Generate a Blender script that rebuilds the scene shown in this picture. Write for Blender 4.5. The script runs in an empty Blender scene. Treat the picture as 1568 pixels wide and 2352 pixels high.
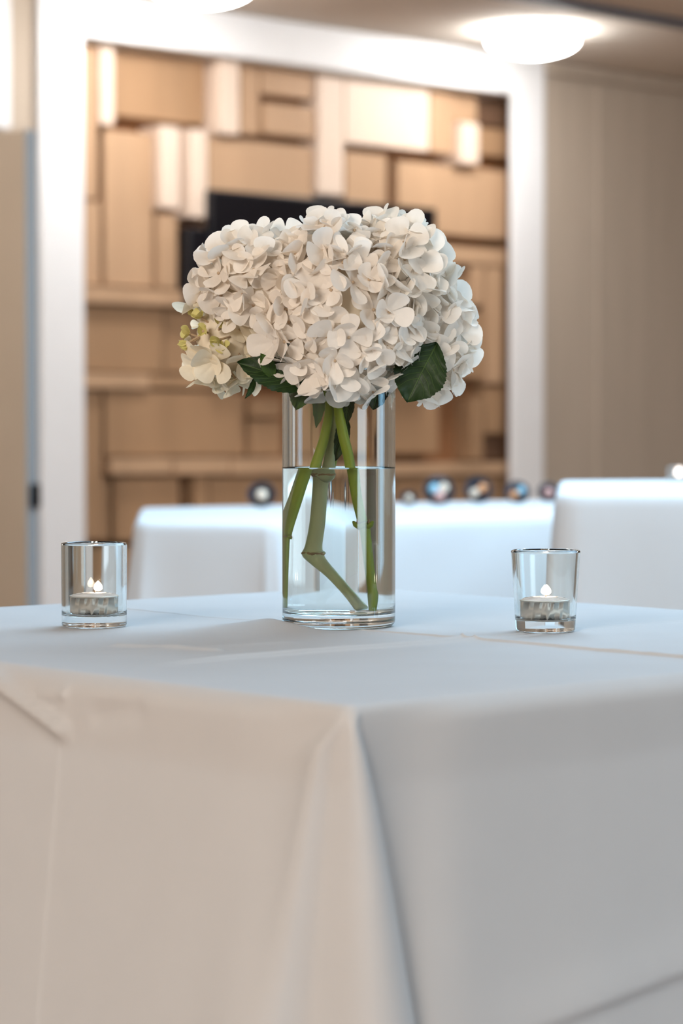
import bpy, bmesh, math, random
from mathutils import Vector, Matrix, noise
random.seed(7)
S = bpy.context.scene
C = S.collection
PI = math.pi
def RAD(a): return a * PI / 180

# ------------------------------------------------------------------ camera, light, exposure
TABLE_Z = 1.067
CAM_Z = 1.2179
cd = bpy.data.cameras.new('camera'); cam = bpy.data.objects.new('camera', cd); C.objects.link(cam)
cam.location = (0, 0, CAM_Z); cam.rotation_euler = (RAD(90 - 1.8154), 0, 0)
cd.sensor_fit = 'VERTICAL'; cd.sensor_height = 36.0; cd.sensor_width = 24.0; cd.lens = 85.0
cd.dof.use_dof = True; cd.dof.focus_distance = 1.885; cd.dof.aperture_fstop = 6.6; cd.dof.aperture_blades = 0
cd.clip_start = 0.05; cd.clip_end = 100
S.camera = cam
w = bpy.data.worlds.new('world'); S.world = w; w.use_nodes = True
w.node_tree.nodes['Background'].inputs[0].default_value = (0.92, 0.90, 0.92, 1)
w.node_tree.nodes['Background'].inputs[1].default_value = 0.30
S.view_settings.view_transform = 'Standard'; S.view_settings.look = 'None'
S.view_settings.gamma = 1; S.view_settings.use_curve_mapping = False
S.view_settings.exposure = 0.0
try:
    S.cycles.max_bounces = 14; S.cycles.transmission_bounces = 14; S.cycles.glossy_bounces = 6
    S.cycles.diffuse_bounces = 4; S.cycles.sample_clamp_indirect = 4.0
    S.cycles.use_denoising = True; S.cycles.blur_glossy = 0.3
except Exception: pass

def area(name, loc, target, sx, sy, power, col):
    l = bpy.data.lights.new(name, 'AREA'); l.shape = 'RECTANGLE'; l.size = sx; l.size_y = sy
    l.energy = power; l.color = col
    o = bpy.data.objects.new(name, l); C.objects.link(o); o.location = loc
    o.rotation_euler = (Vector(target) - Vector(loc)).to_track_quat('-Z', 'Y').to_euler()
    return o
# cool overhead fill added above the tables, warm room lamps behind the camera, window on the right
area('overhead_cool_fill', (1.0, 3.9, 2.83), (1.0, 3.9, 0), 2.6, 2.6, 148, (0.50, 0.76, 1.0))
area('room_light_warm', (-2.2, -2.2, 2.6), (-0.3, 2.2, 1.0), 2.2, 1.2, 198, (1.0, 0.91, 0.82))
area('window_light', (2.8, -0.5, 1.8), (0.6, 2.7, 1.1), 1.3, 1.9, 44, (0.72, 0.88, 1.0))
area('window_light_side', (2.9, 2.5, 1.7), (0.9, 3.7, 1.0), 1.0, 1.6, 20, (0.36, 0.70, 1.0))
area('back_wall_fill', (0.8, 6.2, 2.82), (0.2, 9.0, 1.2), 3.0, 1.0, 66, (1.0, 0.94, 0.88))  # fill added to brighten the back wall, no fixture behind it

# ------------------------------------------------------------------ helpers
def srgb(r, g, b):
    f = lambda c: (c/255/12.92) if c/255 <= 0.04045 else ((c/255 + 0.055)/1.055)**2.4
    return (f(r), f(g), f(b), 1)

def mat(name, col, rough=0.6, spec=0.3, metal=0.0, var=0.0, scale=20.0, bump=0.0, bscale=200.0, stretch=None, transl=0.0, coat=0.0):
    m = bpy.data.materials.new(name); m.use_nodes = True
    nt = m.node_tree; n = nt.nodes; lk = nt.links
    b = n['Principled BSDF']; b.inputs['Base Color'].default_value = col
    b.inputs['Roughness'].default_value = rough; b.inputs['Specular IOR Level'].default_value = spec
    b.inputs['Metallic'].default_value = metal
    if coat: b.inputs['Coat Weight'].default_value = coat
    tc = n.new('ShaderNodeTexCoord'); mp = n.new('ShaderNodeMapping')
    lk.new(tc.outputs['Object'], mp.inputs['Vector'])
    if stretch: mp.inputs['Scale'].default_value = stretch
    if var:
        t = n.new('ShaderNodeTexNoise'); t.inputs['Scale'].default_value = scale; t.inputs['Detail'].default_value = 5
        lk.new(mp.outputs['Vector'], t.inputs['Vector'])
        r = n.new('ShaderNodeValToRGB'); lk.new(t.outputs['Fac'], r.inputs['Fac'])
        r.color_ramp.elements[0].position = 0.3; r.color_ramp.elements[1].position = 0.7
        r.color_ramp.elements[0].color = tuple(c * (1 - var) for c in col[:3]) + (1,)
        r.color_ramp.elements[1].color = tuple(min(1, c * (1 + var)) for c in col[:3]) + (1,)
        lk.new(r.outputs['Color'], b.inputs['Base Color'])
    if bump:
        t2 = n.new('ShaderNodeTexNoise'); t2.inputs['Scale'].default_value = bscale
        lk.new(mp.outputs['Vector'], t2.inputs['Vector'])
        bp = n.new('ShaderNodeBump'); bp.inputs['Strength'].default_value = bump; bp.inputs['Distance'].default_value = 0.002
        lk.new(t2.outputs['Fac'], bp.inputs['Height']); lk.new(bp.outputs['Normal'], b.inputs['Normal'])
    if transl:
        tr = n.new('ShaderNodeBsdfTranslucent'); mx = n.new('ShaderNodeMixShader'); mx.inputs['Fac'].default_value = transl
        if var: lk.new(r.outputs['Color'], tr.inputs['Color'])
        else: tr.inputs['Color'].default_value = col
        lk.new(b.outputs['BSDF'], mx.inputs[1]); lk.new(tr.outputs['BSDF'], mx.inputs[2])
        lk.new(mx.outputs['Shader'], n['Material Output'].inputs['Surface'])
    return m

def glassmat(name, col, ior):
    m = bpy.data.materials.new(name); m.use_nodes = True; nt = m.node_tree
    nt.nodes.remove(nt.nodes['Principled BSDF'])
    g = nt.nodes.new('ShaderNodeBsdfGlass'); g.inputs['Color'].default_value = col
    g.inputs['IOR'].default_value = ior; g.inputs['Roughness'].default_value = 0.0
    nt.links.new(g.outputs['BSDF'], nt.nodes['Material Output'].inputs['Surface'])
    return m

def emit(name, col, st):
    m = bpy.data.materials.new(name); m.use_nodes = True; nt = m.node_tree
    nt.nodes.remove(nt.nodes['Principled BSDF'])
    g = nt.nodes.new('ShaderNodeEmission'); g.inputs['Color'].default_value = col; g.inputs['Strength'].default_value = st
    nt.links.new(g.outputs['Emission'], nt.nodes['Material Output'].inputs['Surface'])
    return m

def mk(name, verts, faces, m=None, parent=None, smooth=False, me=None):
    if me is None:
        me = bpy.data.meshes.new(name); me.from_pydata([tuple(v) for v in verts], [], faces); me.update()
        if smooth: me.polygons.foreach_set('use_smooth', [True]*len(me.polygons))
        if m: me.materials.append(m)
    o = bpy.data.objects.new(name, me); C.objects.link(o)
    if parent: o.parent = parent
    return o
def frombm(name, bm, m, parent=None, smooth=False):
    me = bpy.data.meshes.new(name); bm.normal_update(); bm.to_mesh(me); bm.free()
    if smooth: me.polygons.foreach_set('use_smooth', [True]*len(me.polygons))
    if m: me.materials.append(m)
    o = bpy.data.objects.new(name, me); C.objects.link(o)
    if parent: o.parent = parent
    return o
def tag(o, label=None, cat=None, group=None, kind=None):
    if label: o['label'] = label
    if cat: o['category'] = cat
    if group: o['group'] = group
    if kind: o['kind'] = kind
    return o
def empty(name, loc, rz=0):
    o = bpy.data.objects.new(name, None); C.objects.link(o); o.location = loc; o.rotation_euler = (0, 0, rz)
    o.empty_display_size = 0.02
    return o
def bevbox(bm, x0, x1, y0, y1, z0, z1, b=0.0):
    r = bmesh.ops.create_cube(bm, size=1.0, matrix=Matrix.Translation(((x0+x1)/2, (y0+y1)/2, (z0+z1)/2)) @ Matrix.Diagonal((x1-x0, y1-y0, z1-z0, 1)))
    if b:
        es = list({e for v in r['verts'] for e in v.link_edges})
        bmesh.ops.bevel(bm, geom=es, offset=b, segments=2, affect='EDGES', profile=0.5)
def box(name, x0, x1, y0, y1, z0, z1, m, parent=None, b=0.004):
    bm = bmesh.new(); bevbox(bm, x0, x1, y0, y1, z0, z1, b); return frombm(name, bm, m, parent)
def lathe(name, prof, m, parent=None, seg=64, smooth=True, close=False, loc=(0, 0, 0)):
    vs, fs = [], []; n = len(prof)
    rows = []
    if smooth:      # extra rings beside every edge of a long straight run keep its shading straight
        pp = [prof[0]]
        for (r0, z0), (r1, z1) in zip(prof, prof[1:]):
            L_ = math.hypot(r1-r0, z1-z0)
            if L_ > 0.003:
                for f_ in (0.0004/L_, 0.02, 0.5, 0.98, 1-0.0004/L_): 
                    pp.append((r0+(r1-r0)*f_, z0+(z1-z0)*f_))
            pp.append((r1, z1))
        prof = pp
    for r, z in prof:
        if r < 1e-7: rows.append([len(vs)]); vs.append((loc[0], loc[1], loc[2]+z))
        else:
            rows.append(list(range(len(vs), len(vs)+seg)))
            for k in range(seg): a = 2*PI*k/seg; vs.append((loc[0]+r*math.cos(a), loc[1]+r*math.sin(a), loc[2]+z))
    pr = list(zip(rows, rows[1:] + ([rows[0]] if close else [])))
    if not close: pr = list(zip(rows, rows[1:]))
    for A, B in pr:
        for k in range(seg):
            k2 = (k+1) % seg
            if len(A) == 1 and len(B) == 1: continue
            if len(A) == 1: fs.append((A[0], B[k2], B[k]))
            elif len(B) == 1: fs.append((A[k], A[k2], B[0]))
            else: fs.append((A[k], A[k2], B[k2], B[k]))
    return mk(name, vs, fs, m, parent, smooth)
def arc(cx, cz, r, a0, a1, n):
    return [(cx + r*math.cos(RAD(a0+(a1-a0)*i/n)), cz + r*math.sin(RAD(a0+(a1-a0)*i/n))) for i in range(n+1)]
def catmull(P, k=8):
    out = []
    for i in range(len(P)-1):
        p0 = P[max(i-1, 0)]; p1 = P[i]; p2 = P[i+1]; p3 = P[min(i+2, len(P)-1)]
        for j in range(k):
            t = j/k
            out.append(tuple(0.5*((2*b)+(-a+c)*t+(2*a-5*b+4*c-d)*t*t+(-a+3*b-3*c+d)*t**3) for a, b, c, d in zip(p0, p1, p2, p3)))
    out.append(tuple(P[-1])); return out
def tube(name, path, m, parent=None, seg=12, smooth=True):
    # path of (x, y, z, r)
    vs, fs = [], []; up = Vector((0.13, 0.95, 0.2))
    for i, p in enumerate(path):
        a = Vector(path[max(i-1, 0)][:3]); b = Vector(path[min(i+1, len(path)-1)][:3]); d = (b-a).normalized()
        s = d.cross(up).normalized(); t = s.cross(d)
        for k in range(seg):
            q = 2*PI*k/seg; vs.append(Vector(p[:3]) + (s*math.cos(q) + t*math.sin(q))*p[3])
    for i in range(len(path)-1):
        for k in range(seg):
            k2 = (k+1) % seg; fs.append((i*seg+k, i*seg+k2, (i+1)*seg+k2, (i+1)*seg+k))
    fs.append(tuple(range(seg-1, -1, -1))); fs.append(tuple((len(path)-1)*seg+k for k in range(seg)))
    return mk(name, vs, fs, m, parent, smooth)

# ------------------------------------------------------------------ materials
M = {}
M['wall'] = mat('beige_wall', srgb(182, 168, 152), 0.85, 0.1, var=0.05, scale=3, stretch=(4, 4, 0.4))
M['ceil'] = mat('ceiling_paint', srgb(226, 217, 206), 0.9, 0.1, var=0.03, scale=4)
M['white'] = mat('white_paint', srgb(236, 236, 236), 0.5, 0.3, var=0.01, scale=10)
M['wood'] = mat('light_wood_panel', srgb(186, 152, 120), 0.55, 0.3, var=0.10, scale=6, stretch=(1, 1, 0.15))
M['wood2_shaded'] = mat('mid_shaded_wood_panel', srgb(164, 130, 98), 0.55, 0.3, var=0.10, scale=6, stretch=(1, 1, 0.15))
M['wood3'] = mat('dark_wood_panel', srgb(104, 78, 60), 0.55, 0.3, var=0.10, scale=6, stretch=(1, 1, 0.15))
M['woodpale_lit'] = mat('pale_lit_wood_panel', srgb(226, 204, 184), 0.5, 0.3, var=0.05, scale=6, stretch=(1, 1, 0.15))
M['woodback'] = mat('brown_wood_backing', srgb(140, 98, 66), 0.7, 0.2, var=0.08, scale=5)
M['carpet'] = mat('brown_carpet', srgb(130, 100, 78), 0.95, 0.0, var=0.2, scale=60, bump=0.5, bscale=300)
M['door'] = mat('beige_door_paint', srgb(212, 192, 168), 0.5, 0.3, var=0.02, scale=5)
M['dooredge'] = mat('grey_blue_door_edge', srgb(146, 156, 164), 0.4, 0.4)
M['black'] = mat('black_plastic', srgb(16, 16, 22), 0.35, 0.4)
M['screen'] = mat('black_screen', srgb(8, 8, 16), 0.25, 0.4)
M['darkmetal'] = mat('dark_metal', srgb(40, 42, 54), 0.35, 0.5, metal=0.6)
M['track'] = mat('grey_track', srgb(78, 82, 92), 0.5, 0.3)
M['cloth'] = mat('white_cotton', (0.80, 0.795, 0.79, 1), 0.9, 0.05, var=0.012, scale=18, bump=0.25, bscale=1400, transl=0.28)
M['cloth2'] = mat('white_cotton_far', (0.82, 0.82, 0.82, 1), 0.9, 0.05, var=0.01, scale=10, transl=0.15)
M['tablewood'] = mat('brown_table_wood', srgb(150, 118, 88), 0.5, 0.3, var=0.1, scale=10)
M['lamp'] = emit('lamp_glow', (1.0, 0.985, 0.97, 1), 42.0)
M['glass'] = glassmat('clear_glass', (0.985, 0.995, 0.99, 1), 1.5)
M['water'] = glassmat('water', (0.985, 0.995, 0.995, 1), 1.333)
M['wax'] = mat('candle_wax', (0.97, 0.87, 0.80, 1), 0.5, 0.3, transl=0.25)
M['alu'] = mat('tealight_metal', srgb(206, 196, 184), 0.45, 0.5, metal=0.5, bump=0.1, bscale=60)
M['flame'] = emit('flame', (1.0, 0.84, 0.66, 1), 110.0)
nt_ = M['flame'].node_tree; ad_ = nt_.nodes.new('ShaderNodeAddShader'); tp_ = nt_.nodes.new('ShaderNodeBsdfTransparent')
em_ = [n for n in nt_.nodes if n.type == 'EMISSION'][0]
nt_.links.new(em_.outputs[0], ad_.inputs[0]); nt_.links.new(tp_.outputs[0], ad_.inputs[1]); nt_.links.new(ad_.outputs[0], nt_.nodes['Material Output'].inputs['Surface'])
M['wick'] = mat('wick', srgb(40, 34, 30), 0.9, 0.1)
M['petal'] = mat('white_petal', (0.96, 0.89, 0.805, 1), 0.6, 0.2, var=0.03, scale=90, transl=0.33)
M['petal_b'] = mat('ivory_petal', (0.96, 0.885, 0.79, 1), 0.6, 0.2, var=0.04, scale=90, transl=0.33)
M['petal_c'] = mat('cream_petal', (0.93, 0.84, 0.67, 1), 0.6, 0.2, var=0.05, scale=90, transl=0.33)
M['petal_bud'] = mat('green_yellow_bud', (0.72, 0.66, 0.26, 1), 0.6, 0.2, var=0.1, scale=60, transl=0.2)
M['eye'] = mat('floret_eye', (0.50, 0.37, 0.25, 1), 0.6, 0.2)
M['core'] = mat('flower_core', (0.80, 0.70, 0.55, 1), 0.8, 0.1)
M['leaf'] = mat('green_leaf', srgb(34, 54, 22), 0.5, 0.35, var=0.3, scale=70, bump=0.3, bscale=160, transl=0.12)
M['leaf2'] = mat('mid_green_leaf', srgb(62, 88, 32), 0.5, 0.35, var=0.25, scale=70, transl=0.2)
M['vein'] = mat('leaf_vein', srgb(60, 82, 36), 0.5, 0.3)
M['stem'] = mat('green_stem', srgb(138, 150, 44), 0.45, 0.35, var=0.22, scale=50, stretch=(1, 1, 0.2))
M['stem2'] = mat('pale_green_stem', srgb(170, 172, 124), 0.45, 0.35, var=0.22, scale=50, stretch=(1, 1, 0.2))
M['node'] = mat('brown_stem_node', srgb(140, 112, 76), 0.6, 0.2, var=0.3, scale=200)

# ------------------------------------------------------------------ the room: an axis along the back wall (u) and one away from it (l)
TH = RAD(41.8)
P1 = Vector((-0.9701, 9.0, 0)); RV = Vector((math.cos(TH), math.sin(TH), 0)); LV = Vector((-math.sin(TH), math.cos(TH), 0))
CEIL = 2.86
def room(name, kind='structure'):
    o = empty(name, P1, TH); 
    if kind: o['kind'] = kind
    return o
def rmesh(name, bm, m, kind='structure', parent=None):
    o = frombm(name, bm, m, parent)
    if parent is None: o.location = P1; o.rotation_euler = (0, 0, TH)
    if kind: o['kind'] = kind
    return o
def rbox(name, u0, u1, l0, l1, z0, z1, m, b=0.0, parent=None, kind='structure'):
    bm = bmesh.new(); bevbox(bm, u0, u1, l0, l1, z0, z1, b); return rmesh(name, bm, m, kind, parent)
U0, U1, L0, L1 = -9.0, 4.6, -13.0, 0.0
rbox('floor', U0, U1, L0, 0.3, -0.1, 0.0, M['carpet'])
# ceiling is raised over the added cool overhead light; it is a ring of slabs in one mesh
bm = bmesh.new()
bevbox(bm, U0, U1, -3.6, 0.3, CEIL, CEIL+0.1)
bevbox(bm, U0, U1, L0, -8.9, CEIL, CEIL+0.1)
bevbox(bm, U0, -5.2, -8.9, -3.6, CEIL, CEIL+0.1)
bevbox(bm, -0.2, U1, -8.9, -3.6, CEIL, CEIL+0.1)
bevbox(bm, -5.2, -0.2, -8.9, -3.6, CEIL+0.1, CEIL+0.14)
rmesh('ceiling', bm, M['ceil'])
# back wall with the alcove opening u 0..2.272 up to z 2.69 and a doorway left of it
bm = bmesh.new()
bevbox(bm, U0, -1.76, 0, 0.12, 0, CEIL); bevbox(bm, -1.76, -0.86, 0, 0.12, 2.2, CEIL)
bevbox(bm, -0.86, 0, 0, 0.12, 0, CEIL); bevbox(bm, 0, 2.45, 0, 0.12, 2.69, CEIL); bevbox(bm, 2.45, U1, 0, 0.12, 0, CEIL)
wb = rmesh('wall_back', bm, M['wall'])
rbox('wall_corridor', -3.4, 0.0, 1.6, 1.7, 0, CEIL, M['wall'])
rbox('floor_corridor', -3.4, 0.0, 0.3, 1.7, -0.1, 0.0, M['carpet'])
rbox('wall_right', U1, U1+0.1, L0, 0.12, 0, CEIL, M['wall'])
rbox('wall_front', U0, U1, L0-0.1, L0, 0, CEIL, M['wall'])
rbox('wall_left', U0-0.1, U0, L0, 0.12, 0, CEIL, M['wall'])
rbox('trim_1', -0.198, 0.0, -0.03, 0.16, 0, CEIL-0.001, M['white'], 0.006)
rbox('trim_2', 2.272, 2.468, -0.03, -0.001, 0, CEIL-0.001, M['white'], 0.006)
rbox('trim_3', 0.0, 2.272, -0.03, 0.16, 2.69, CEIL-0.001, M['white'], 0.006)
rbox('trim_4', -1.9, -0.335, -0.05, 0.0, 2.32, CEIL-0.001, M['white'], 0.006)
rbox('trim_5', 2.47, U1, -0.045, 0.0, CEIL-0.06, CEIL-0.001, M['wall'], 0.01)
rbox('trim_6', 2.84, 2.87, -0.008, 0.0, 0.0, CEIL-0.07, M['wall'], 0.002)
rbox('baseboard_back', 2.47, U1, -0.02, 0.0, 0.0, 0.12, M['white'], 0.004)
bm = bmesh.new(); bevbox(bm, 1.0, U1, -1.095, -1.045, CEIL-0.028, CEIL-0.001, 0.004); rmesh('trim_7', bm, M['track'])

# relief panelling in the alcove
alc = rmesh('wall_alcove', (lambda b: (bevbox(b, 0.0, 2.45, 0.16, 0.20, 0.0, 2.72), b)[1])(bmesh.new()), M['woodback'])
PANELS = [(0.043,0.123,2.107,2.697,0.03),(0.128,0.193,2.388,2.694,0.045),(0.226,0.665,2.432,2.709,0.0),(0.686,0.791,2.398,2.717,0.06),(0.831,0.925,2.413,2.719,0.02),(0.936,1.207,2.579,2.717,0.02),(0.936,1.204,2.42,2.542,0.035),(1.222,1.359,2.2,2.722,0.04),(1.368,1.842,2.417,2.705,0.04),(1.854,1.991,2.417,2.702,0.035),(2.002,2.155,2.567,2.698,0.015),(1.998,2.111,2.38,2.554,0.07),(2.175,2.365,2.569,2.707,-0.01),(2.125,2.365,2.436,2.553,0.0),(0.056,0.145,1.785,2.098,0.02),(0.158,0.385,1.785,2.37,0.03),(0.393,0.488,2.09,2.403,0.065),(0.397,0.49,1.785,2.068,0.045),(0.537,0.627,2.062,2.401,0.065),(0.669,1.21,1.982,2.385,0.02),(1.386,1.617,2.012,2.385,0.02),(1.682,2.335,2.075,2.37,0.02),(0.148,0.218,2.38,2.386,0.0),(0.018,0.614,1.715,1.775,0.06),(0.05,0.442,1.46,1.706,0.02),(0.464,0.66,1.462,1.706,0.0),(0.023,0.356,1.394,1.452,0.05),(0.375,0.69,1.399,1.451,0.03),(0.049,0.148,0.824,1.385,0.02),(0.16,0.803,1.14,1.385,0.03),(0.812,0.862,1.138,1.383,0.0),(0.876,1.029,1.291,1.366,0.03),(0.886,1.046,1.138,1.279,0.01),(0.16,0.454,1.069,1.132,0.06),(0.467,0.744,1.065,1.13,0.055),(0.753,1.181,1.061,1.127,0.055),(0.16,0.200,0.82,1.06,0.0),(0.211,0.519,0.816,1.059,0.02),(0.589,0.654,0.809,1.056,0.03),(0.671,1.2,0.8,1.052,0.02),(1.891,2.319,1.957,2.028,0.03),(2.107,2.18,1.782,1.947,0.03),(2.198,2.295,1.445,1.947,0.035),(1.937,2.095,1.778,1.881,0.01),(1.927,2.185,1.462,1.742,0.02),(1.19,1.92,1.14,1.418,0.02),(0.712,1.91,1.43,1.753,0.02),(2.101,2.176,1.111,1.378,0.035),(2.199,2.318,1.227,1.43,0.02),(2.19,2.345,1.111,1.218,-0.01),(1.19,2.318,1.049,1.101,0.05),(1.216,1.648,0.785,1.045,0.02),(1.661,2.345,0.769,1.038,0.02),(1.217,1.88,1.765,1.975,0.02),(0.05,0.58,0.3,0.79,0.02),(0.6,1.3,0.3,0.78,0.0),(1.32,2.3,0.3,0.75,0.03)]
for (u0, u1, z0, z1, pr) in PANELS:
    m = M['wood3'] if pr < 0 else (M['woodpale_lit'] if (pr >= 0.04 and z0 > 1.9) else (M['wood'] if (pr >= 0.045 or (pr > 0 and z1 > 1.76)) else M['wood2_shaded']))  # lamp fall-off put into wood tones: upper proud boards paler, low panels darker
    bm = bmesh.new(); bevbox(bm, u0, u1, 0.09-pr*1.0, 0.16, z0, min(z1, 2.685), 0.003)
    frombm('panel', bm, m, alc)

# wall-mounted television
tv = room('television', None); tag(tv, 'black flat television mounted on the wooden relief wall behind the flowers', 'television')
bm = bmesh.new(); bevbox(bm, 0.612, 1.828, -0.01, 0.025, 1.475, 2.172, 0.004); frombm('housing', bm, M['black'], tv)
bm = bmesh.new(); bevbox(bm, 0.624, 1.816, -0.013, -0.009, 1.492, 2.160, 0.0); frombm('screen', bm, M['screen'], tv)
bm = bmesh.new(); bevbox(bm, 0.95, 1.50, 0.025, 0.055, 1.62, 1.97, 0.004); frombm('wall_bracket', bm, M['darkmetal'], tv)
# slim black loudspeaker left of the television
sp = room('loudspeaker', None); tag(sp, 'narrow black box speaker on the wooden wall beside the left end of the television', 'speaker')
bm = bmesh.new(); bevbox(bm, 0.505, 0.598, -0.005, 0.06, 1.72, 2.02, 0.006); frombm('cabinet', bm, M['black'], sp)
bm = bmesh.new(); bevbox(bm, 0.513, 0.590, -0.009, -0.004, 1.73, 2.01, 0.001); frombm('grille', bm, M['screen'], sp)

# open door leaf seen on the left, hinged on the back wall
dr = rmesh('door_1', (lambda b: (bevbox(b, -0.86, -0.859+0.044, -0.90, -0.01, 0.012, 2.196, 0.002), b)[1])(bmesh.new()), M['door'])
bm = bmesh.new(); bevbox(bm, -0.859, -0.816, -0.905, -0.899, 0.014, 2.194, 0.001); e = frombm('door_edge', bm, M['dooredge'], dr); e['label'] = 'grey-blue narrow edge of the door leaf'
hb = bmesh.new()
bevbox(hb, -0.852, -0.822, -0.935, -0.90, 0.985, 1.065, 0.010)
h = frombm('door_handle', hb, M['black'], dr); h['label'] = 'dark door handle'

# ceiling lamps
def ceiling_lamp(x, y, label, group=None):
    t = empty('ceiling_lamp', (x, y, CEIL)); tag(t, label, 'ceiling light', group)
    lathe('base_plate', [(0, 0), (0.176, 0), (0.18, -0.004), (0.18, -0.014), (0.170, -0.018), (0, -0.018)], M['white'], t, 48)
    lathe('diffuser', [(0, -0.018), (0.179, -0.018)] + [(0.183, -0.026), (0.184, -0.044)] + [(0.184*math.cos(RAD(a))**1.35, -0.044-0.066*math.sin(RAD(a))) for a in (10, 20, 30, 40, 50, 60, 70, 80)] + [(0, -0.1105)], M['lamp'], t, 48)
    return t
ceiling_lamp(0.775, 9.86, 'round glowing ceiling lamp at the right corner of the white wall frame')
ceiling_lamp(-0.50, 8.70, 'round glowing ceiling lamp cut off by the top of the picture')
for k, (x, y) in enumerate([(-2.5, 7.2), (2.1, 8.2), (3.2, 5.6)]):
    ceiling_lamp(x, y, ['round glowing ceiling lamp outside the frame on the left', 'round glowing ceiling lamp outside the frame on the far right', 'round glowing ceiling lamp outside the frame near the right wall'][k])

# ------------------------------------------------------------------ far draped tables
def draped(name, pts, z, rad, m, hem=0.02, flare=0.03, amp=0.008, seed=0, parent=None, topsub=1):
    n = len(pts); P = [Vector(p) for p in pts]; loop = []
    for i in range(n):
        a, b, c = P[i-1], P[i], P[(i+1) % n]
        d0 = (a-b).normalized(); d1 = (c-b).normalized(); ang = d0.angle(d1); t = rad/math.tan(ang/2)
        s = b+d0*t; e = b+d1*t
        for j in range(9):
            f = j/8; q = (1-f)**2*s + 2*f*(1-f)*b + f*f*e; loop.append((q, 1.0 if 2 <= j <= 6 else 0.4))
        k = max(2, int((P[(i+1) % n]-b).length/0.04))
        d = P[(i+1) % n]-b; L = d.length; st = t/L
        for j in range(1, k): 
            f = st + (1-2*st)*j/k; loop.append((b+d*f, 0.0))
    N = len(loop); ctr = sum((q for q, _ in loop), Vector((0, 0)))/N
    nor = []
    for i in range(N):
        tg = loop[(i+1) % N][0]-loop[i-1][0]; nn = Vector((tg.y, -tg.x)).normalized()
        if nn.dot(loop[i][0]-ctr) < 0: nn = -nn
        nor.append(nn)
    vs, fs = [], []; rows = []
    prof = [(0.0, 0.0), (0.004, 0.001), (0.008, 0.004), (0.011, 0.009), (0.012, 0.02)] + [(0.012, 0.02+(z-hem-0.02)*(j/14)**1.3) for j in range(1, 15)]
    for o, dz in prof:
        rows.append(list(range(len(vs), len(vs)+N))); g = min(1, dz/0.35)
        for i in range(N):
            q, c = loop[i]
            wv = noise.noise(Vector((q.x*9+seed, q.y*9, dz*0.6)))*amp*2*g + c*flare*g*(0.6+0.4*math.sin(i*2.1))
            p = q+nor[i]*(o+wv+0.02*g); vs.append((p.x, p.y, z-dz))
    for A, B in zip(rows, rows[1:]):
        for i in range(N): j = (i+1) % N; fs.append((A[i], B[i], B[j], A[j]))
    c0 = len(vs); vs.append((ctr.x, ctr.y, z)); 
    for i in range(N): fs.append((rows[0][i], rows[0][(i+1) % N], c0))
    return mk(name, vs, fs, m, parent, True)
def folding_frame(name, pts, z, label, cat='table'):
    P = [Vector(p) for p in pts]; ctr = sum(P, Vector((0, 0)))/len(P)
    t = empty(name, (ctr.x, ctr.y, 0)); tag(t, label, cat)
    bm = bmesh.new(); Q = [(ctr+(p-ctr)*0.95)-ctr for p in P]
    a = [bm.verts.new((q.x, q.y, z-0.006)) for q in Q]; b = [bm.verts.new((q.x, q.y, z-0.035)) for q in Q]
    bm.faces.new(a); bm.faces.new(b[::-1])
    for i in range(len(Q)): j = (i+1) % len(Q); bm.faces.new((a[i], b[i], b[j], a[j]))
    bmesh.ops.recalc_face_normals(bm, faces=bm.faces[:])
    frombm('tabletop', bm, M['tablewood'], t)
    for q in Q:
        q = q*0.85; tube('leg', [(q.x, q.y, z-0.035, 0.016), (q.x, q.y, 0.0, 0.014)], M['darkmetal'], t, 10)
    return t
LP = [(-0.352, 4.235), (-0.118, 4.168), (0.46, 4.655), (0.54, 5.70), (-0.41, 5.05)]
folding_frame('banquet_table', LP, TABLE_Z, 'long high table hidden under the white cloth behind the vase')
c = draped('tablecloth', LP, TABLE_Z, 0.035, M['cloth2'], seed=3, flare=0.045)
tag(c, 'white cloth over the long far table that holds the small round dishes', 'tablecloth')
BP = [(0.318, 3.47), (1.25, 3.42), (1.38, 4.64), (0.408, 4.42)]
folding_frame('bar_table', BP, 1.135, 'tall table hidden under the blue-lit cloth at the right edge', 'table')
c = draped('tablecloth', BP, 1.135, 0.03, M['cloth2'], seed=8, flare=0.006)
tag(c, 'taller white cloth-covered table in bluish light behind the right candle', 'tablecloth')

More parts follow.
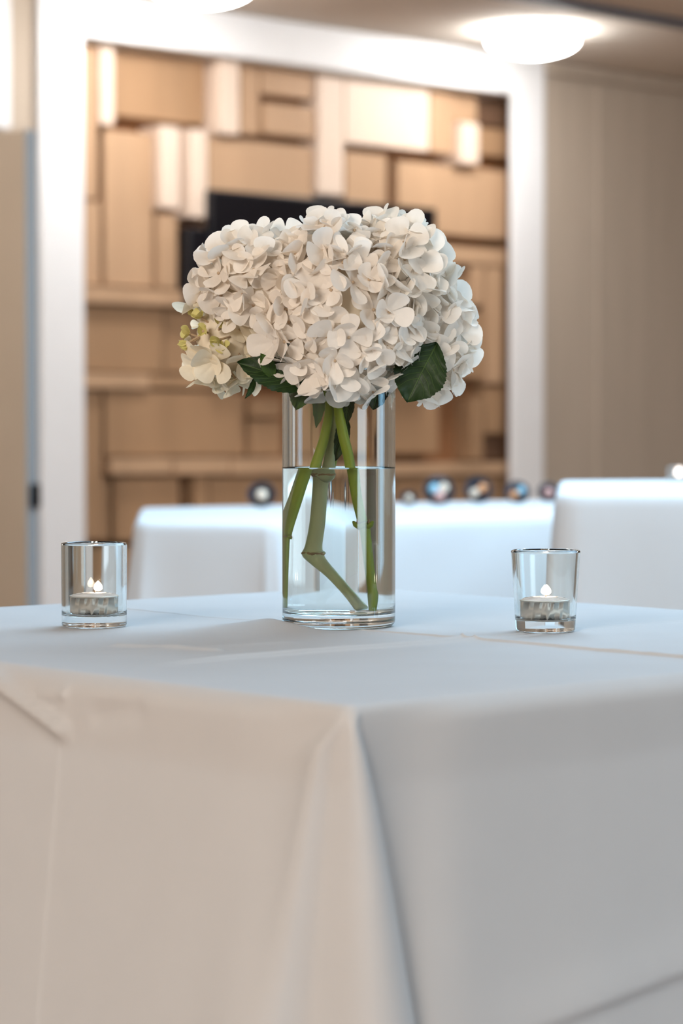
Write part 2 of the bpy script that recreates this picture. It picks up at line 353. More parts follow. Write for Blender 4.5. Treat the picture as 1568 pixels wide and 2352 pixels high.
# small round dishes on the far table
cream = mat('cream_food', srgb(228, 206, 184), 0.6); orange = mat('amber_food', srgb(214, 150, 104), 0.5)
blue = mat('pale_blue_food', srgb(150, 190, 206), 0.5); rose = mat('rose_food', srgb(206, 160, 150), 0.5)
dish = mat('dark_glazed_dish', srgb(44, 40, 52), 0.25, 0.6)
def round_dish(x, y, r, tilt, cols, label, seed):
    rnd = random.Random(seed)
    t = empty('round_dish', (x, y, TABLE_Z)); tag(t, label, 'dish', 'small round dishes on the far white table')
    prof = [(0, 0), (r*0.45, 0), (r*0.8, r*0.22), (r, r*0.6), (r*0.99, r*0.64), (r*0.93, r*0.6), (r*0.72, r*0.28), (r*0.4, r*0.1), (0, r*0.09)]
    rot = Matrix.Rotation(RAD(tilt), 4, 'X')
    b = lathe('bowl', prof, dish, t, 28)
    low = None
    for v in b.data.vertices: v.co = rot @ v.co
    low = min(v.co.z for v in b.data.vertices)
    for v in b.data.vertices: v.co.z -= low
    for k, m in enumerate(cols):
        bm = bmesh.new(); bmesh.ops.create_icosphere(bm, subdivisions=2, radius=r*(0.46 if len(cols) == 1 else 0.36))
        for v in bm.verts: v.co = v.co*(1+0.15*noise.noise(v.co*90+Vector((k, seed, 0))))
        a = 2*PI*k/len(cols)+0.6; d = 0 if len(cols) == 1 else r*0.36
        off = rot @ Vector((d*math.cos(a), d*math.sin(a), r*0.52)); off.z -= low
        for v in bm.verts: v.co += off
        frombm('filling', bm, m, t, True)
for a in [(-0.168, 5.10, 0.030, 62, [cream], 'dark round dish tipped up left of the vase on the far table', 1),
          (0.145, 5.22, 0.019, 50, [cream], 'smallest round dish, just right of the vase on the far table', 2),
          (0.212, 5.28, 0.034, 66, [cream, blue, rose], 'dark round dish with pale blue and cream pieces, right of the vase', 3),
          (0.306, 5.42, 0.032, 64, [orange, cream], 'dark round dish with bright orange-cream filling beneath the dark wall panel', 4),
          (0.392, 5.40, 0.028, 60, [blue, orange], 'dark round dish with light blue filling beside the white frame post', 5),
          (0.470, 5.50, 0.025, 62, [rose], 'dark dish with rosy filling next to the tall blue-lit table', 6)]:
    round_dish(*a)

# ------------------------------------------------------------------ the near table
A0 = Vector((0.0039, 1.3436)); tR = Vector((RV.x, RV.y)); tL = Vector((LV.x, LV.y))
SL, SR = 0.79, 0.72
def T(a, b): q = A0+tL*a+tR*b; return q
ctab = T(SL/2, SR/2)
tb = empty('cocktail_table', (ctab.x, ctab.y, 0), TH); tag(tb, 'square high table carrying the vase, hidden under the near white cloth', 'table')
g = 0.0045
bm = bmesh.new(); bevbox(bm, -SR/2+g, SR/2-g, -SL/2+g, SL/2-g, TABLE_Z-0.05, TABLE_Z-0.0022, 0.004); frombm('tabletop', bm, M['tablewood'], tb)
lathe('pole', [(0, 0.03), (0.035, 0.03), (0.035, TABLE_Z-0.07), (0.09, TABLE_Z-0.05), (0, TABLE_Z-0.05)], M['darkmetal'], tb, 24)
lathe('base', [(0, 0), (0.27, 0), (0.27, 0.012), (0.05, 0.035), (0, 0.035)], M['darkmetal'], tb, 40)

def sst(a, b, x):
    t = max(0, min(1, (x-a)/(b-a))); return t*t*(3-2*t)
def seg_d(px, py, x0, y0, x1, y1):
    dx, dy = x1-x0, y1-y0; L2 = dx*dx+dy*dy; t = ((px-x0)*dx+(py-y0)*dy)/L2
    s = (px-x0)*dy-(py-y0)*dx; tc = max(0, min(1, t))
    return math.hypot(px-(x0+tc*dx), py-(y0+tc*dy)), t, s/math.sqrt(L2)
def tophgt(a, b):
    # a along L from the near corner, b along R; height of the cloth above the tabletop
    e = min(a, b, SL-a, SR-b); edge = sst(0.0, 0.03, e); h = 0
    dv = math.hypot(a-0.426, b-0.373)
    clear = sst(0.044, 0.056, dv)
    for (ca, cb) in ((0.5517, 0.2263), (0.2821, 0.4577)):
        clear = min(clear, sst(0.026, 0.036, math.hypot(a-ca, b-cb)))
    w1 = b-(0.352+0.004*math.sin(a*9))
    h += 0.0026*math.exp(-max(0, w1)/0.006)*math.exp(-max(0, -w1)/0.0009)*(0.62+0.38*math.sin(a*7+1))*sst(0.005, 0.05, a) + 0.0008*math.exp(-(w1/0.012)**2)
    w2 = a-(0.262+0.03*(b-0.2)+0.004*math.sin(b*14))
    h += (0.0030*math.exp(-abs(w2-0.004)/0.0026)+0.0026*math.exp(-abs(w2+0.009)/0.0028))*sst(0.02, 0.15, b)*(1-0.6*sst(0.3, 0.6, b))
    d, t, s = seg_d(a, b, 0.395, 0.13, 0.32, 0.13+0.03); h += 0.0022*math.exp(-(d/0.006)**2)
    d, t, s = seg_d(a, b, 0.36, 0.10, 0.34, 0.24); h += 0.0010*math.exp(-(d/0.009)**2)
    # raised fold in front of the vase foot, left
    dx, dy = T(a, b)-T(0.437, 0.329)
    h += 0.0085*math.exp(-((dx/0.032)**2+((dy)/0.045)**2))*clear*sst(0.046, 0.062, dv)
    h += 0.0035*math.exp(-(((dx+0.045)/0.03)**2+((dy+0.02)/0.05)**2))
    h += 0.0007*noise.noise(Vector((a*11, b*11, 0)))+0.0003*noise.noise(Vector((a*40, b*14, 3)))
    return max(0, h)*clear*edge
def gridline(S_, marks):
    out = [0.0]
    while out[-1] < S_-0.0005:
        x = out[-1]; st = 0.0034
        for c_, w_, f_ in marks:
            if abs(x-c_) < w_: st = min(st, f_)
        out.append(min(S_, x+st))
    return out
GA = gridline(SL, [(0, 0.10, 0.0015), (0.27, 0.035, 0.0012), (0.35, 0.05, 0.0022)])
GB = gridline(SR, [(0, 0.10, 0.0015), (0.352, 0.012, 0.0008), (0.18, 0.09, 0.0025)])
NL, NR = len(GA)-1, len(GB)-1
vs, fs = [], []; idx = {}
def vadd(p): vs.append(tuple(p)); return len(vs)-1
RR = 0.007
for i in range(NL+1):
    for j in range(NR+1):
        a = GA[i]; b = GB[j]
        qa = RR+(SL-2*RR)*a/SL; qb = RR+(SR-2*RR)*b/SR; q = T(qa, qb)
        idx[i, j] = vadd((q.x, q.y, TABLE_Z+tophgt(a, b)))
for i in range(NL):
    for j in range(NR): fs.append((idx[i, j], idx[i, j+1], idx[i+1, j+1], idx[i+1, j]))
# perimeter loop, starting at the far end of the left face, through the near corner (i=0,j=0), along the right face, then the far sides
loop = [(i, 0) for i in range(NL, 0, -1)]+[(0, j) for j in range(NR)]+[(i, NR) for i in range(NL)]+[(NL, j) for j in range(NR, 0, -1)]
NP = len(loop); CI = NL  # index of the near corner
# the corner fold: outline at 0.17 m drop, in (x right, y away) metres from the corner; straight parts lie on the two faces
FLn = Vector((-0.6665, 0.7455)); FRn = Vector((0.7455, 0.6665))
QX = [tuple(FLn*0.170), tuple(FLn*0.140), (-0.0755, 0.0815), (-0.062, 0.060), (-0.0525, 0.040), (-0.046, 0.024), (-0.038, 0.0165), (-0.029, 0.0155), (-0.020, 0.0145), (-0.010, 0.006),
      (0.002, -0.003), (0.013, -0.0065), (0.022, -0.0045), (0.0295, 0.002), (0.0335, 0.011), (0.0325, 0.019), (0.0275, 0.025), (0.0265, 0.0285), (0.030, 0.0305), (0.040, 0.037), tuple(FRn*0.085), tuple(FRn*0.12)]
QS = catmull(QX, 12)
cum = [0]
for p, q in zip(QS, QS[1:]): cum.append(cum[-1]+math.hypot(p[0]-q[0], p[1]-q[1]))
APEX = cum[10*12]; QLn = APEX; QRn = cum[-1]-APEX
def Qat(s):     # s: arc length from the apex, negative to the left
    s += APEX; lo = 0; hi = len(cum)-1
    while hi-lo > 1:
        mid = (lo+hi)//2
        if cum[mid] <= s: lo = mid
        else: hi = mid
    t = (s-cum[lo])/max(1e-9, cum[hi]-cum[lo]); p, q = QS[lo], QS[hi]
    return Vector((p[0]+(q[0]-p[0])*t, p[1]+(q[1]-p[1])*t))
FAR = 0.45
def foldpos(a, v):      # a: signed distance along the perimeter from the corner
    sl = (0.34+0.66*v/0.17)*sst(-0.004, 0.030, v)+1e-4; sr = (v/0.17)**0.69+1e-4
    if v > 0.17: sl = min(sl, 1.5); sr = min(sr, 1.35)
    k = sst(-0.035*sl, 0.018*sr, a); sc = sl+(sr-sl)*k
    if a < 0:
        end = QLn*sl; ch = 0.170*sl
        if -a < end: return Qat(max(-QLn, a/sc))*sc
        return FLn*(ch+(-a-end)*(FAR-ch)/(FAR-end)) if -a < FAR else FLn*(-a)
    end = QRn*sr; ch = 0.12*sr
    if a < end: return Qat(min(QRn, a/sc))*sc
    return FRn*(ch+(a-end)*(FAR-ch)/(FAR-end)) if a < FAR else FRn*a
drops = [RR*(1-math.cos(PI/2*k/5)) for k in range(1, 6)]
z = drops[-1]
while z < 0.34: z += 0.0035; drops.append(z)
while z < TABLE_Z-0.03: z += 0.03; drops.append(min(z, TABLE_Z-0.012))
def face_bump_left(a, v):   # a = distance from the corner along the left face
    h = 0.0012*noise.noise(Vector((a*7, v*4, 5)))*sst(0.03, 0.15, v)
    h += 0.0008*math.exp(-abs(a-(0.272+0.012*(v-0.07)/0.16))/0.0018)*sst(0.03, 0.05, v)
    h += 0.0012*(sst(0.268, 0.276, a+0.0-0.012*(v-0.07)/0.16))*sst(0.03, 0.06, v)
    # the diagonal wrinkle that runs from the table edge down to the crease
    d, t, s = seg_d(a, v, 0.352, 0.006, 0.266, 0.036); h += 0.0068*math.exp(-(d/0.0068)**2)*(1 if s > -0.002 else math.exp(-((s+0.002)/0.003)**2))
    d, t, s = seg_d(a, v, 0.29, 0.0165, 0.262, 0.014); h += 0.0026*math.exp(-(d/0.003)**2)
    d, t, s = seg_d(a, v, 0.262, 0.012, 0.268, 0.034); h += 0.0010*math.exp(-(d/0.0045)**2)
    d, t, s = seg_d(a, v, 0.23, 0.024, 0.19, 0.017); h -= 0.0025*math.exp(-(d/0.008)**2)
    return h
def face_bump_right(a, v):
    h = 0.0012*noise.noise(Vector((a*7+20, v*5, 9)))*sst(0.03, 0.12, v)
    h += 0.0035*math.exp(-((a-0.055-0.09*v)/0.012)**2)*sst(0.06, 0.2, v)*0.6
    d, t, s = seg_d(a, v, 0.34, 0.178, 0.12, 0.201)
    h += 0.0040*math.exp(-(max(0, -s)/0.022)**2-(max(0, s)/0.0035)**2)*sst(-0.2, 0.4, 1-t)
    h += 0.0022*math.exp(-((a-0.20)/0.05)**2-((v-0.2)/0.08)**2)
    return h
prev = [idx[ij] for ij in loop]
for v in drops:
    cur = []
    for k, (i, j) in enumerate(loop):
        a = GA[i]; b = GB[j]
        qa = RR+(SL-2*RR)*a/SL; qb = RR+(SR-2*RR)*b/SR
        off = RR if v >= RR*0.999 else RR*math.sin(math.acos(max(-1, 1-v/RR)))
        if k < CI: n2 = -tR; d = a; fb = face_bump_left(d, v)
        elif k < CI+NR: n2 = -tL; d = b; fb = face_bump_right(d, v)
        elif k < CI+NR+NL: n2 = tR; d = 9; fb = 0.004*noise.noise(Vector((a*9, v*3, 2)))*sst(0.02, 0.2, v)
        else: n2 = tL; d = 9; fb = 0.004*noise.noise(Vector((b*9, v*3, 7)))*sst(0.02, 0.2, v)
        if k == CI: n2 = (-tR-tL).normalized()
        base = T(qa, qb)+n2*(off+fb*sst(0, 0.01, v)+0.08*max(0, min(v, 0.25)-0.047))
        # near corner fold
        if k < CI+NR:
            sg = -d if k <= CI else d
            if k == CI: sg = 0
            wgt = sst(0, 0.012, v)
            fp = foldpos(sg, v); near = math.exp(-(sg/0.07)**4)
            tgt = T(0, 0)+fp+n2*((off-RR*near)*1.0+fb*sst(0, 0.01, v)*(1-near)+0.08*max(0, min(v, 0.25)-0.047)*(1-near))
            base = base*(1-wgt)+tgt*wgt
        far = [(CI+NR, 0.0), (CI+NR+NL, 0), (0, 0)]
        for kc, _ in far:
            dk = min(abs(k-kc), NP-abs(k-kc))
            if dk < 40:
                cc = T(0 if kc == CI+NR else SL, 0 if kc == 0 else SR); o2 = (cc-ctab).normalized()
                base = base+o2*0.09*math.exp(-(dk/13)**2)*min(1, v/0.4)
        cur.append(vadd((base.x, base.y, TABLE_Z-v)))
    for k in range(NP):
        k2 = (k+1) % NP; fs.append((prev[k2], prev[k], cur[k], cur[k2]))
    prev = cur
cl = mk('tablecloth', vs, fs, M['cloth'], None, True)
tag(cl, 'white creased cloth over the near table with a pointed fold at its front corner', 'tablecloth')

# ------------------------------------------------------------------ vase, water
VX, VY = -0.0021, 1.910
RO, RI, HV, FL = 0.0447, 0.0415, 0.203, 0.0105
vase = empty('vase', (VX, VY, TABLE_Z+0.0003)); tag(vase, 'clear glass cylinder vase with thick foot holding white hydrangeas', 'vase')
prof = [(0, 0.0012), (0.034, 0.0012), (0.036, 0.0)] + arc(RO-0.005, 0.005, 0.005, -90, 0, 6) + [(RO, HV-0.0015)] + arc((RO+RI)/2, HV-0.0016, 0.0016, 0, 180, 6)[0:] + [(RI, FL+0.005)] + arc(RI-0.005, FL+0.005, 0.005, 0, -90, 6)[1:] + [(0, FL)]
lathe('glass_body', prof, M['glass'], vase, 128)
RW = RI+0.00025; WZ = 0.1245
wp = [(0, FL-0.0003), (RW-0.005, FL-0.0003)] + arc(RW-0.005, FL+0.0047, 0.005, -90, 0, 6)[1:] + [(RW, WZ+0.0012), (RW-0.0008, WZ+0.0006), (RW-0.003, WZ), (0, WZ)]
wt = lathe('water', wp, M['water'], None, 128); wt.location = (VX, VY, TABLE_Z+0.0003)
tag(wt, 'clear water filling the lower half of the tall glass vase', 'water')

# ------------------------------------------------------------------ candle glasses and tealights
def votive(x, y, rb, rt, h, label):
    t = empty('candle_glass', (x, y, TABLE_Z+0.0003)); tag(t, label, 'candle holder')
    wl = 0.0030; fl = 0.0085
    prof = [(0, 0.0010), (rb-0.006, 0.0010), (rb-0.004, 0.0)] + arc(rb-0.002, 0.002, 0.002, -90, 0, 4) + [(rt, h-0.0018)] + arc(rt-wl/2, h-0.0018, wl/2, 0, 180, 6) + [(rb-wl+(rt-rb)*0.2, fl+0.004)] + arc(rb-wl-0.004+(rt-rb)*0.15, fl+0.004, 0.004, 0, -90, 5)[1:] + [(0, fl)]
    lathe('glass_cup', prof, M['glass'], t, 96)
    return fl
def tealight(x, y, z, label, lean=0.0):
    t = empty('tealight', (x, y, z)); tag(t, label, 'candle')
    r = 0.0188
    lathe('metal_cup', [(0, 0), (r-0.001, 0), (r, 0.001), (r, 0.0148), (r+0.0006, 0.0155), (r, 0.0160), (r-0.0006, 0.0152), (r-0.0006, 0.001), (0, 0.001)], M['alu'], t, 56)
    lathe('wax', [(0, 0.0012), (r-0.0008, 0.0012), (r-0.0008, 0.0158), (r-0.003, 0.0172), (0.010, 0.0180), (0.004, 0.0182), (0, 0.0180)], M['wax'], t, 48)
    tube('wick', [(0, 0, 0.0128, 0.0007), (0.0006, 0, 0.0185, 0.0007), (0.0012, 0, 0.0205, 0.0005)], M['wick'], t, 8)
    lathe('flame', [(0, 0.0192), (0.0020, 0.0196), (0.0033, 0.0208), (0.0036, 0.0222), (0.0031, 0.0240), (0.0018, 0.0258), (0.0006, 0.0270), (0, 0.0275)], M['flame'], t, 20, loc=(0.0012+lean, 0, 0))
    fl_ = bpy.data.lights.new('flame_light', 'POINT'); fl_.energy = 0.03; fl_.color = (1.0, 0.72, 0.50); fl_.shadow_soft_size = 0.002
    fo_ = bpy.data.objects.new('flame_light', fl_); C.objects.link(fo_); fo_.parent = t; fo_.location = (0.0012+lean, 0, 0.0235)
f = votive(-0.1951, 1.9056, 0.0256, 0.0259, 0.0665, 'straight-sided clear candle glass on the left side of the near table')
tealight(-0.1951, 1.9040, TABLE_Z+0.0003+f+0.0002, 'lit tealight in silver cup inside the straight left candle glass', 0.002)
f = votive(0.157, 1.8589, 0.0229, 0.0266, 0.0628, 'clear candle glass tapering to its foot, right of the vase')
tealight(0.1565, 1.8575, TABLE_Z+0.0003+f+0.0002, 'lit tealight in silver cup inside the tapered right candle glass')
# candle on the far tall table
fg = empty('candle_glass', (0.610, 4.37, 1.1352)); tag(fg, 'tiny blurred candle glass on the far tall table at the right edge', 'candle holder')
lathe('glass_cup', [(0, 0), (0.020, 0), (0.022, 0.026), (0.0205, 0.026), (0.0185, 0.003), (0, 0.003)], M['glass'], fg, 32)
ft = empty('tealight', (0.610, 4.37, 1.1384)); tag(ft, 'tiny glowing candle flame on the far tall table at the right edge', 'candle')
lathe('metal_cup', [(0, 0), (0.015, 0), (0.015, 0.005), (0, 0.005)], M['alu'], ft, 24)
lathe('flame', [(0, 0.005), (0.006, 0.008), (0.008, 0.013), (0.005, 0.019), (0, 0.023)], emit('far_flame', (1, 0.86, 0.80, 1), 7), ft, 16)

# ------------------------------------------------------------------ hydrangeas
def petal_mesh(name, L, Wd, cup, side, ruf, seed, m):
    rn = random.Random(seed+5); ph = rn.random()*6; NR_, NT_ = 5, 20
    def hz(x, y):
        s_ = x/L; t_ = 2*y/Wd
        return cup*L*s_*s_+side*Wd*t_*t_*(0.3+0.7*s_)+ruf*L*math.sin(3.2*t_+ph+s_*2)*s_*abs(t_)-0.07*L*math.exp(-(t_/0.16)**2)*s_*(1-s_)*2
    vs = [(0.5*L, 0, hz(0.5*L, 0))]; fs = []
    for i in range(1, NR_+1):
        f_ = i/NR_
        for j in range(NT_):
            th = 2*PI*j/NT_; c_ = (1-math.cos(th))/2
            x = L*c_**0.85; y = Wd/2*math.sin(th)*(0.35+0.65*c_)*1.18*(1+0.04*math.sin(3*th+ph))
            x = 0.5*L+(x-0.5*L)*f_; y *= f_; vs.append((x, y, hz(x, y)))
    for j in range(NT_): fs.append((0, 1+j, 1+(j+1) % NT_))
    for i in range(NR_-1):
        for j in range(NT_):
            a_ = 1+i*NT_+j; b_ = 1+i*NT_+(j+1) % NT_; fs.append((a_, a_+NT_, b_+NT_, b_))
    me = bpy.data.meshes.new(name); me.from_pydata(vs, [], fs); me.update()
    me.polygons.foreach_set('use_smooth', [True]*len(me.polygons)); me.materials.append(m)
    return me
PM = {}
for key in ('petal', 'petal_b', 'petal_c'):
    PM[key] = [petal_mesh('petal', 0.0192, 0.0200, c_, s_, r_, sd, M[key]) for sd, (c_, s_, r_) in enumerate([(0.15, 0.06, 0.04), (0.26, 0.10, 0.08), (-0.12, 0.05, 0.08), (0.34, -0.06, 0.06), (0.05, 0.14, 0.05), (-0.22, -0.05, 0.10)])]
def eye_mesh(m):
    bm = bmesh.new(); bmesh.ops.create_icosphere(bm, subdivisions=1, radius=0.0015)
    for v in bm.verts: v.co.z *= 0.8; v.co.z += 0.0008
    bmesh.ops.create_cone(bm, cap_ends=False, segments=6, radius1=0.0008, radius2=0.0010, depth=0.014, matrix=Matrix.Translation((0, 0, -0.007)))
    me = bpy.data.meshes.new('floret'); bm.to_mesh(me); bm.free(); me.materials.append(m); return me
EYE = eye_mesh(M['eye'])
# heads: centre x, y, z and radii (metres)
HEADS = [
 dict(k='A', c=(0.000, 1.888, 1.3120), r=(0.0590, 0.056, 0.0710), mat='petal'),
 dict(k='E', c=(0.040, 1.905, 1.3470), r=(0.0375, 0.046, 0.0385), mat='petal_b'),
 dict(k='B', c=(-0.060, 1.903, 1.3390), r=(0.0500, 0.046, 0.0365), mat='petal_b'),
 dict(k='C', c=(-0.090, 1.930, 1.2960), r=(0.0335, 0.036, 0.0370), mat='petal_c'),
 dict(k='D', c=(0.068, 1.930, 1.3010), r=(0.0295, 0.040, 0.0470), mat='petal')]
LAB = {'A': 'largest white hydrangea, its front head drooping over the middle of the vase rim',
       'E': 'white hydrangea forming the upper right of the bouquet under the television',
       'B': 'ivory hydrangea forming the upper left of the bouquet',
       'C': 'cream hydrangea with yellow-green buds, lowest on the left of the bouquet',
       'D': 'white hydrangea hanging at the right side behind the broad leaf'}
SB = {'A': (0.012, 1.906), 'E': (0.0, 1.935), 'B': (-0.036, 1.925), 'C': (-0.037, 1.912), 'D': (0.0215, 1.889)}
VZ = TABLE_Z+0.0003+FL
hyd = {}
campos = Vector((0, 0, CAM_Z))
def inside(p, h, s):
    return sum(((p[i]-h['c'][i])/(h['r'][i]*s))**2 for i in range(3)) < 1
rnd = random.Random(21)
for hi, h in enumerate(HEADS):
    t = empty('hydrangea', (SB[h['k']][0], SB[h['k']][1], VZ+0.002)); hyd[h['k']] = t
    tag(t, LAB[h['k']], 'flower', 'hydrangeas in the vase'); t0 = Vector(t.location)
    cc = Vector(h['c']); rr = Vector(h['r'])
    # core
    bm = bmesh.new(); bmesh.ops.create_icosphere(bm, subdivisions=4, radius=1)
    for v in bm.verts:
        n_ = v.co.copy(); f_ = 0.74+0.10*noise.noise(n_*5+Vector((hi, 0, 0)))
        v.co = Vector((n_[0]*rr[0], n_[1]*rr[1], n_[2]*rr[2]))*f_+cc-t0
    frombm('flower_core', bm, M['core'], t, True)
    area_e = 4*PI*((((rr[0]*rr[1])**1.6+(rr[0]*rr[2])**1.6+(rr[1]*rr[2])**1.6)/3)**(1/1.6))
    N = int(area_e/0.000245)
    cand = []
    for k in range(N):
        zf = 1-2*(k+0.5)/N; an = k*2.399963+hi
        n0 = Vector((math.sqrt(1-zf*zf)*math.cos(an), math.sqrt(1-zf*zf)*math.sin(an), zf))
        n0 = (n0+Vector((rnd.gauss(0, .09), rnd.gauss(0, .09), rnd.gauss(0, .09)))).normalized()
        sc = 0.97+rnd.uniform(-0.09, 0.05)
        p = cc+Vector((n0[0]*rr[0], n0[1]*rr[1], n0[2]*rr[2]))*sc
        if any(inside(p, o, 0.80) for o in HEADS if o is not h): continue
        nn = Vector((n0[0]/rr[0], n0[1]/rr[1], n0[2]/rr[2])).normalized()
        if nn.z < -0.55 and math.hypot(p.x-VX, p.y-VY) < 0.046 and p.z < TABLE_Z+HV and p.y > 1.875: continue
        fac = nn.dot((campos-p).normalized())
        cand.append((fac, p, nn))
    cand.sort(key=lambda q: -q[0])
    bverts, bfaces = [], []
    for ci, (fac, p, nn) in enumerate(cand):
        ax = (nn+Vector((rnd.gauss(0, .26), rnd.gauss(0, .26), rnd.gauss(0, .26)))).normalized()
        rot = ax.to_track_quat('Z', 'Y').to_matrix().to_4x4()
        spin = rnd.uniform(0, PI); size = rnd.uniform(0.74, 1.12)
        bud = h['k'] == 'C' and abs(p.x+0.106) < 0.017 and abs(p.z-1.302) < 0.017
        if bud: size *= 0.45
        key = h['mat']
        mtx = Matrix.Translation(p-t0) @ rot @ Matrix.Rotation(spin, 4, 'Z')
        front = fac > -0.18 and ci < 72
        if front:
            fo = mk('floret', None, None, parent=t, me=EYE); fo.matrix_local = mtx
        op = rnd.choice([0, 0, 1, 2])
        npet = 4 if rnd.random() < 0.9 else 5
        if front and npet == 5 : npet = 4
        for q in range(npet):
            lift = RAD(rnd.uniform(-4, 18)+op*12+(35 if bud else 0))
            pm = Matrix.Rotation(2*PI*q/npet+rnd.uniform(-.14, .14), 4, 'Z') @ Matrix.Rotation(-lift, 4, 'Y') @ Matrix.Rotation(rnd.uniform(-.32, .32), 4, 'X') @ Matrix.Diagonal((size*rnd.uniform(.88, 1.1), size*rnd.uniform(.88, 1.1), size, 1))
            me = rnd.choice(PM[key])
            if front:
                po = mk('petal', None, None, parent=fo, me=me); po.matrix_local = pm
                if bud:
                    po.data = me.copy(); po.data.materials[0] = M['petal_bud']
            else:
                mm = mtx @ pm; b0 = len(bverts)
                bverts += [tuple(mm @ v.co) for v in me.vertices]
                bfaces += [tuple(b0+i for i in pl.vertices) for pl in me.polygons]
    if bverts:
        o = mk('petals_behind', bverts, bfaces, M[h['mat']], t, True); o['kind'] = 'stuff'

# stems (world coordinates x, y, z, radius)
def zpx(py): return 1.191+(1078-py)/2907
def xpx(px): return (px-784)/2907
STEM = {
 'A': [(0.004, 1.895, 1.285, .0034), (-0.004, 1.91, 1.235, .0036), (-0.0095, 1.920, 1.200, .0044), (-0.0105, 1.922, 1.187, .0066), (-0.0118, 1.923, 1.182, .0044), (-0.0135, 1.924, 1.150, .0042), (-0.0155, 1.925, 1.130, .0046), (-0.0155, 1.925, 1.1245, .0062), (-0.0135, 1.924, 1.119, .0048), (-0.006, 1.920, 1.108, .0036), (0.004, 1.914, 1.093, .0034), (0.012, 1.906, VZ+0.0035, .0042)],
 'D': [(0.045, 1.925, 1.285, .003), (0.008, 1.905, 1.264, .0032), (-0.002, 1.901, 1.245, .0036), (0.0005, 1.900, 1.222, .0042), (0.006, 1.898, 1.198, .0042), (0.0095, 1.896, 1.170, .0036), (0.0135, 1.894, 1.151, .0036), (0.0145, 1.893, 1.1475, .0047), (0.0155, 1.893, 1.144, .0038), (0.0188, 1.891, 1.115, .0037), (0.0212, 1.889, 1.098, .0037), (0.0218, 1.889, 1.0925, .0042), (0.0215, 1.889, VZ+0.0025, .0029)],
 'C': [(-0.07, 1.935, 1.285, .003), (-0.022, 1.912, 1.264, .0032), (-0.010, 1.908, 1.245, .0034), (-0.013, 1.908, 1.218, .0040), (-0.022, 1.910, 1.190, .0040), (-0.028, 1.911, 1.165, .0036), (-0.0335, 1.912, 1.142, .0034), (-0.0345, 1.912, 1.138, .0044), (-0.0355, 1.912, 1.134, .0034), (-0.037, 1.912, VZ+0.0035, .0030)],
 'B': [(-0.04, 1.91, 1.29, .003), (-0.012, 1.92, 1.262, .003), (-0.008, 1.922, 1.240, .0032), (-0.018, 1.925, 1.200, .0034), (-0.026, 1.925, 1.165, .0032), (-0.034, 1.925, 1.130, .0030), (-0.036, 1.925, VZ+0.0033, .0026)],
 'E': [(0.03, 1.915, 1.31, .003), (0.004, 1.93, 1.235, .0032), (-0.002, 1.935, 1.200, .0036), (-0.006, 1.935, 1.16, .0034), (0.0, 1.935, 1.12, .0034), (0.0, 1.935, VZ+0.0033, .003)]}
for k, path in STEM.items():
    t = hyd[k]; t0 = Vector(t.location)
    if k == 'E': path = path[:2]+[(-0.0085, 1.931, 1.190, .0030)]
    pth = [(p[0]-t0.x, p[1]-t0.y, p[2]-t0.z, p[3]) for p in catmull(path, 6)]
    tube('stem', pth, M['stem2'] if k in 'AB' else M['stem'], t, 14)
    def ring(x, y, z, r, m=M['node']):
        bm = bmesh.new(); bmesh.ops.create_icosphere(bm, subdivisions=3, radius=1)
        for v in bm.verts:
            n_ = v.co.copy(); f_ = 1+0.16*noise.noise(n_*4+Vector((z*50, 0, 0))); v.co = Vector((n_.x*r*f_+x-t0.x, n_.y*r*f_+y-t0.y, n_.z*r*0.42*f_+z-t0.z))
        o = frombm('stem_node', bm, m, t, True); return o
    if k == 'A': ring(-0.0105, 1.922, 1.187, .0068); ring(-0.0155, 1.925, 1.1245, .0064)
    if k == 'C': ring(-0.0345, 1.912, 1.138, .0043)
    if k == 'D':
        ring(0.0145, 1.893, 1.1475, .0046, M['stem'])
        for sgn in (-1, 1):
            tube('bud', [(0.0145+sgn*0.002-t0.x, 1.892-t0.y, 1.146-t0.z, .0024), (0.0145+sgn*0.0055-t0.x, 1.891-t0.y, 1.1485-t0.z, .0021), (0.0145+sgn*0.0072-t0.x, 1.891-t0.y, 1.151-t0.z, .0007)], M['stem'], t, 10)
            tube('bud_tip', [(0.0145+sgn*0.0036-t0.x, 1.890-t0.y, 1.1495-t0.z, .0012), (0.0145+sgn*0.0042-t0.x, 1.890-t0.y, 1.1525-t0.z, .0004)], M['node'], t, 8)

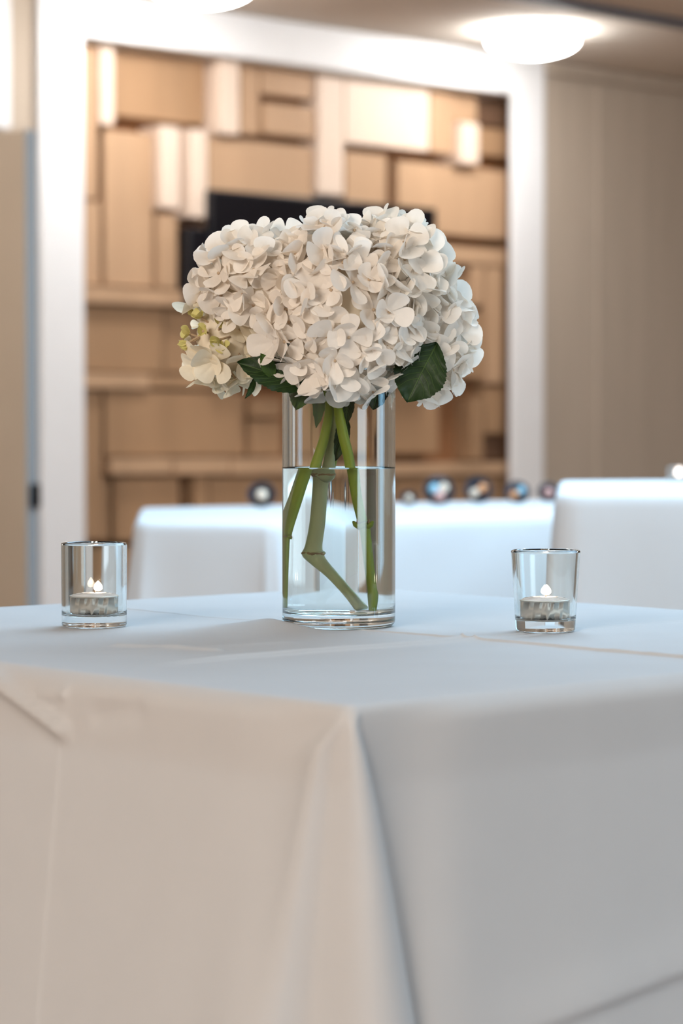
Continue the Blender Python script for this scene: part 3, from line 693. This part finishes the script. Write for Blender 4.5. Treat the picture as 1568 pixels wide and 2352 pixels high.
# leaves
def leaf(key, base, tip, width, facing, m, serr=18, bend=0.15, label=None, fold=0.12, shape=0.8, seed=0):
    t = hyd[key]; t0 = Vector(t.location); b = Vector(base); e = Vector(tip); ax = (e-b); L = ax.length; ax.normalize()
    f = Vector(facing); sd = ax.cross(f).normalized(); nn = sd.cross(ax).normalized()
    if nn.dot(f) < 0: nn = -nn
    vs, fs = [], []; NS, NT = 48, 10
    for i in range(NS+1):
        s = i/NS; hw = width/2*(math.sin(PI*min(1, s**shape))**0.8) if 0 < s < 1 else 0.0003
        tooth = 1+0.09*((s*serr) % 1) if serr else 1
        for j in range(NT+1):
            q = -1+2*j/NT
            yv = hw*q*(tooth if abs(q) > 0.99 else 1)
            ripple = 0.035*width*math.sin(abs(q)*5-s*26+seed)*abs(q)
            hz = -bend*L*(2*s-1)**2+fold*width*abs(q)+ripple
            vs.append(b+ax*(L*s+(0.05*L*abs(q) if abs(q) > .5 else 0)*math.sin(PI*s))+sd*yv+nn*hz-t0)
    for i in range(NS):
        for j in range(NT):
            q = i*(NT+1)+j; fs.append((q, q+1, q+NT+2, q+NT+1))
    o = mk('leaf', vs, fs, m, t, True)
    if label: o['label'] = label
    def at(s, q):
        hw = width/2*(math.sin(PI*min(1, s**shape))**0.8)
        return b+ax*(L*s+0.05*L*(abs(q) if abs(q) > .5 else 0)*math.sin(PI*s))+sd*hw*q+nn*(-bend*L*(2*s-1)**2+fold*width*abs(q)+0.035*width*math.sin(abs(q)*5-s*26+seed)*abs(q)+0.0004)-t0
    vv, vf = [], []
    def strip(pts, r0, r1):
        for k in range(len(pts)-1):
            d = (pts[k+1]-pts[k]).normalized(); sp = d.cross(nn).normalized(); w0 = r0+(r1-r0)*k/len(pts); w1 = r0+(r1-r0)*(k+1)/len(pts); c0 = len(vv)
            for P_, w_ in ((pts[k], w0), (pts[k+1], w1)): vv.extend([P_-sp*w_, P_+nn*w_*0.6, P_+sp*w_])
            vf.extend([(c0, c0+1, c0+4, c0+3), (c0+1, c0+2, c0+5, c0+4)])
    strip([at(i/20, 0) for i in range(20)], 0.0007, 0.00025)
    for k in range(1, 7):
        for sg in (-1, 1): strip([at(0.1*k+0.24*u, sg*u*0.92) for u in [j/6 for j in range(7)] if 0.1*k+0.24*u < 0.98], 0.00028, 0.0001)
    mk('veins', vv, vf, M['vein'], o, True)
    return o
leaf('D', (0.074, 1.880, 1.290), (0.0505, 1.872, 1.2435), 0.040, (-0.15, -1, 0.15), M['leaf'], label='broad dark green serrated leaf', bend=0.06, shape=1.0, seed=1)
leaf('B', (-0.030, 1.872, 1.2555), (-0.080, 1.868, 1.2755), 0.025, (0.1, -1, 0.35), M['leaf'], label='dark green toothed leaf pointing left', bend=0.10, shape=0.75, seed=2, serr=14)
leaf('B', (-0.052, 1.869, 1.262), (-0.062, 1.866, 1.281), 0.011, (0.3, -1, 0.1), M['leaf2'], bend=0.1, seed=3, serr=8)
leaf('B', (-0.066, 1.876, 1.263), (-0.0735, 1.868, 1.2465), 0.006, (0.9, -1, 0.0), M['leaf'], bend=0.1, seed=3, serr=0)
leaf('B', (-0.026, 1.900, 1.270), (-0.0345, 1.890, 1.238), 0.020, (0.1, -1, 0.0), M['leaf2'], bend=0.1, seed=4, serr=12)
leaf('C', (-0.018, 1.892, 1.262), (-0.0185, 1.888, 1.224), 0.011, (0.6, -1, 0.0), M['leaf2'], bend=0.08, seed=5, serr=8)
leaf('D', (0.030, 1.892, 1.262), (0.024, 1.885, 1.238), 0.018, (-0.1, -1, 0.0), M['leaf'], bend=0.1, seed=6, serr=10)
leaf('E', (0.006, 1.900, 1.255), (0.003, 1.898, 1.226), 0.012, (-0.3, -1, 0.0), M['leaf'], bend=0.1, seed=7, serr=8)
leaf('E', (0.004, 1.912, 1.235), (-0.004, 1.905, 1.198), 0.012, (0.3, -1, 0.0), M['leaf'], bend=0.1, seed=8, serr=8)
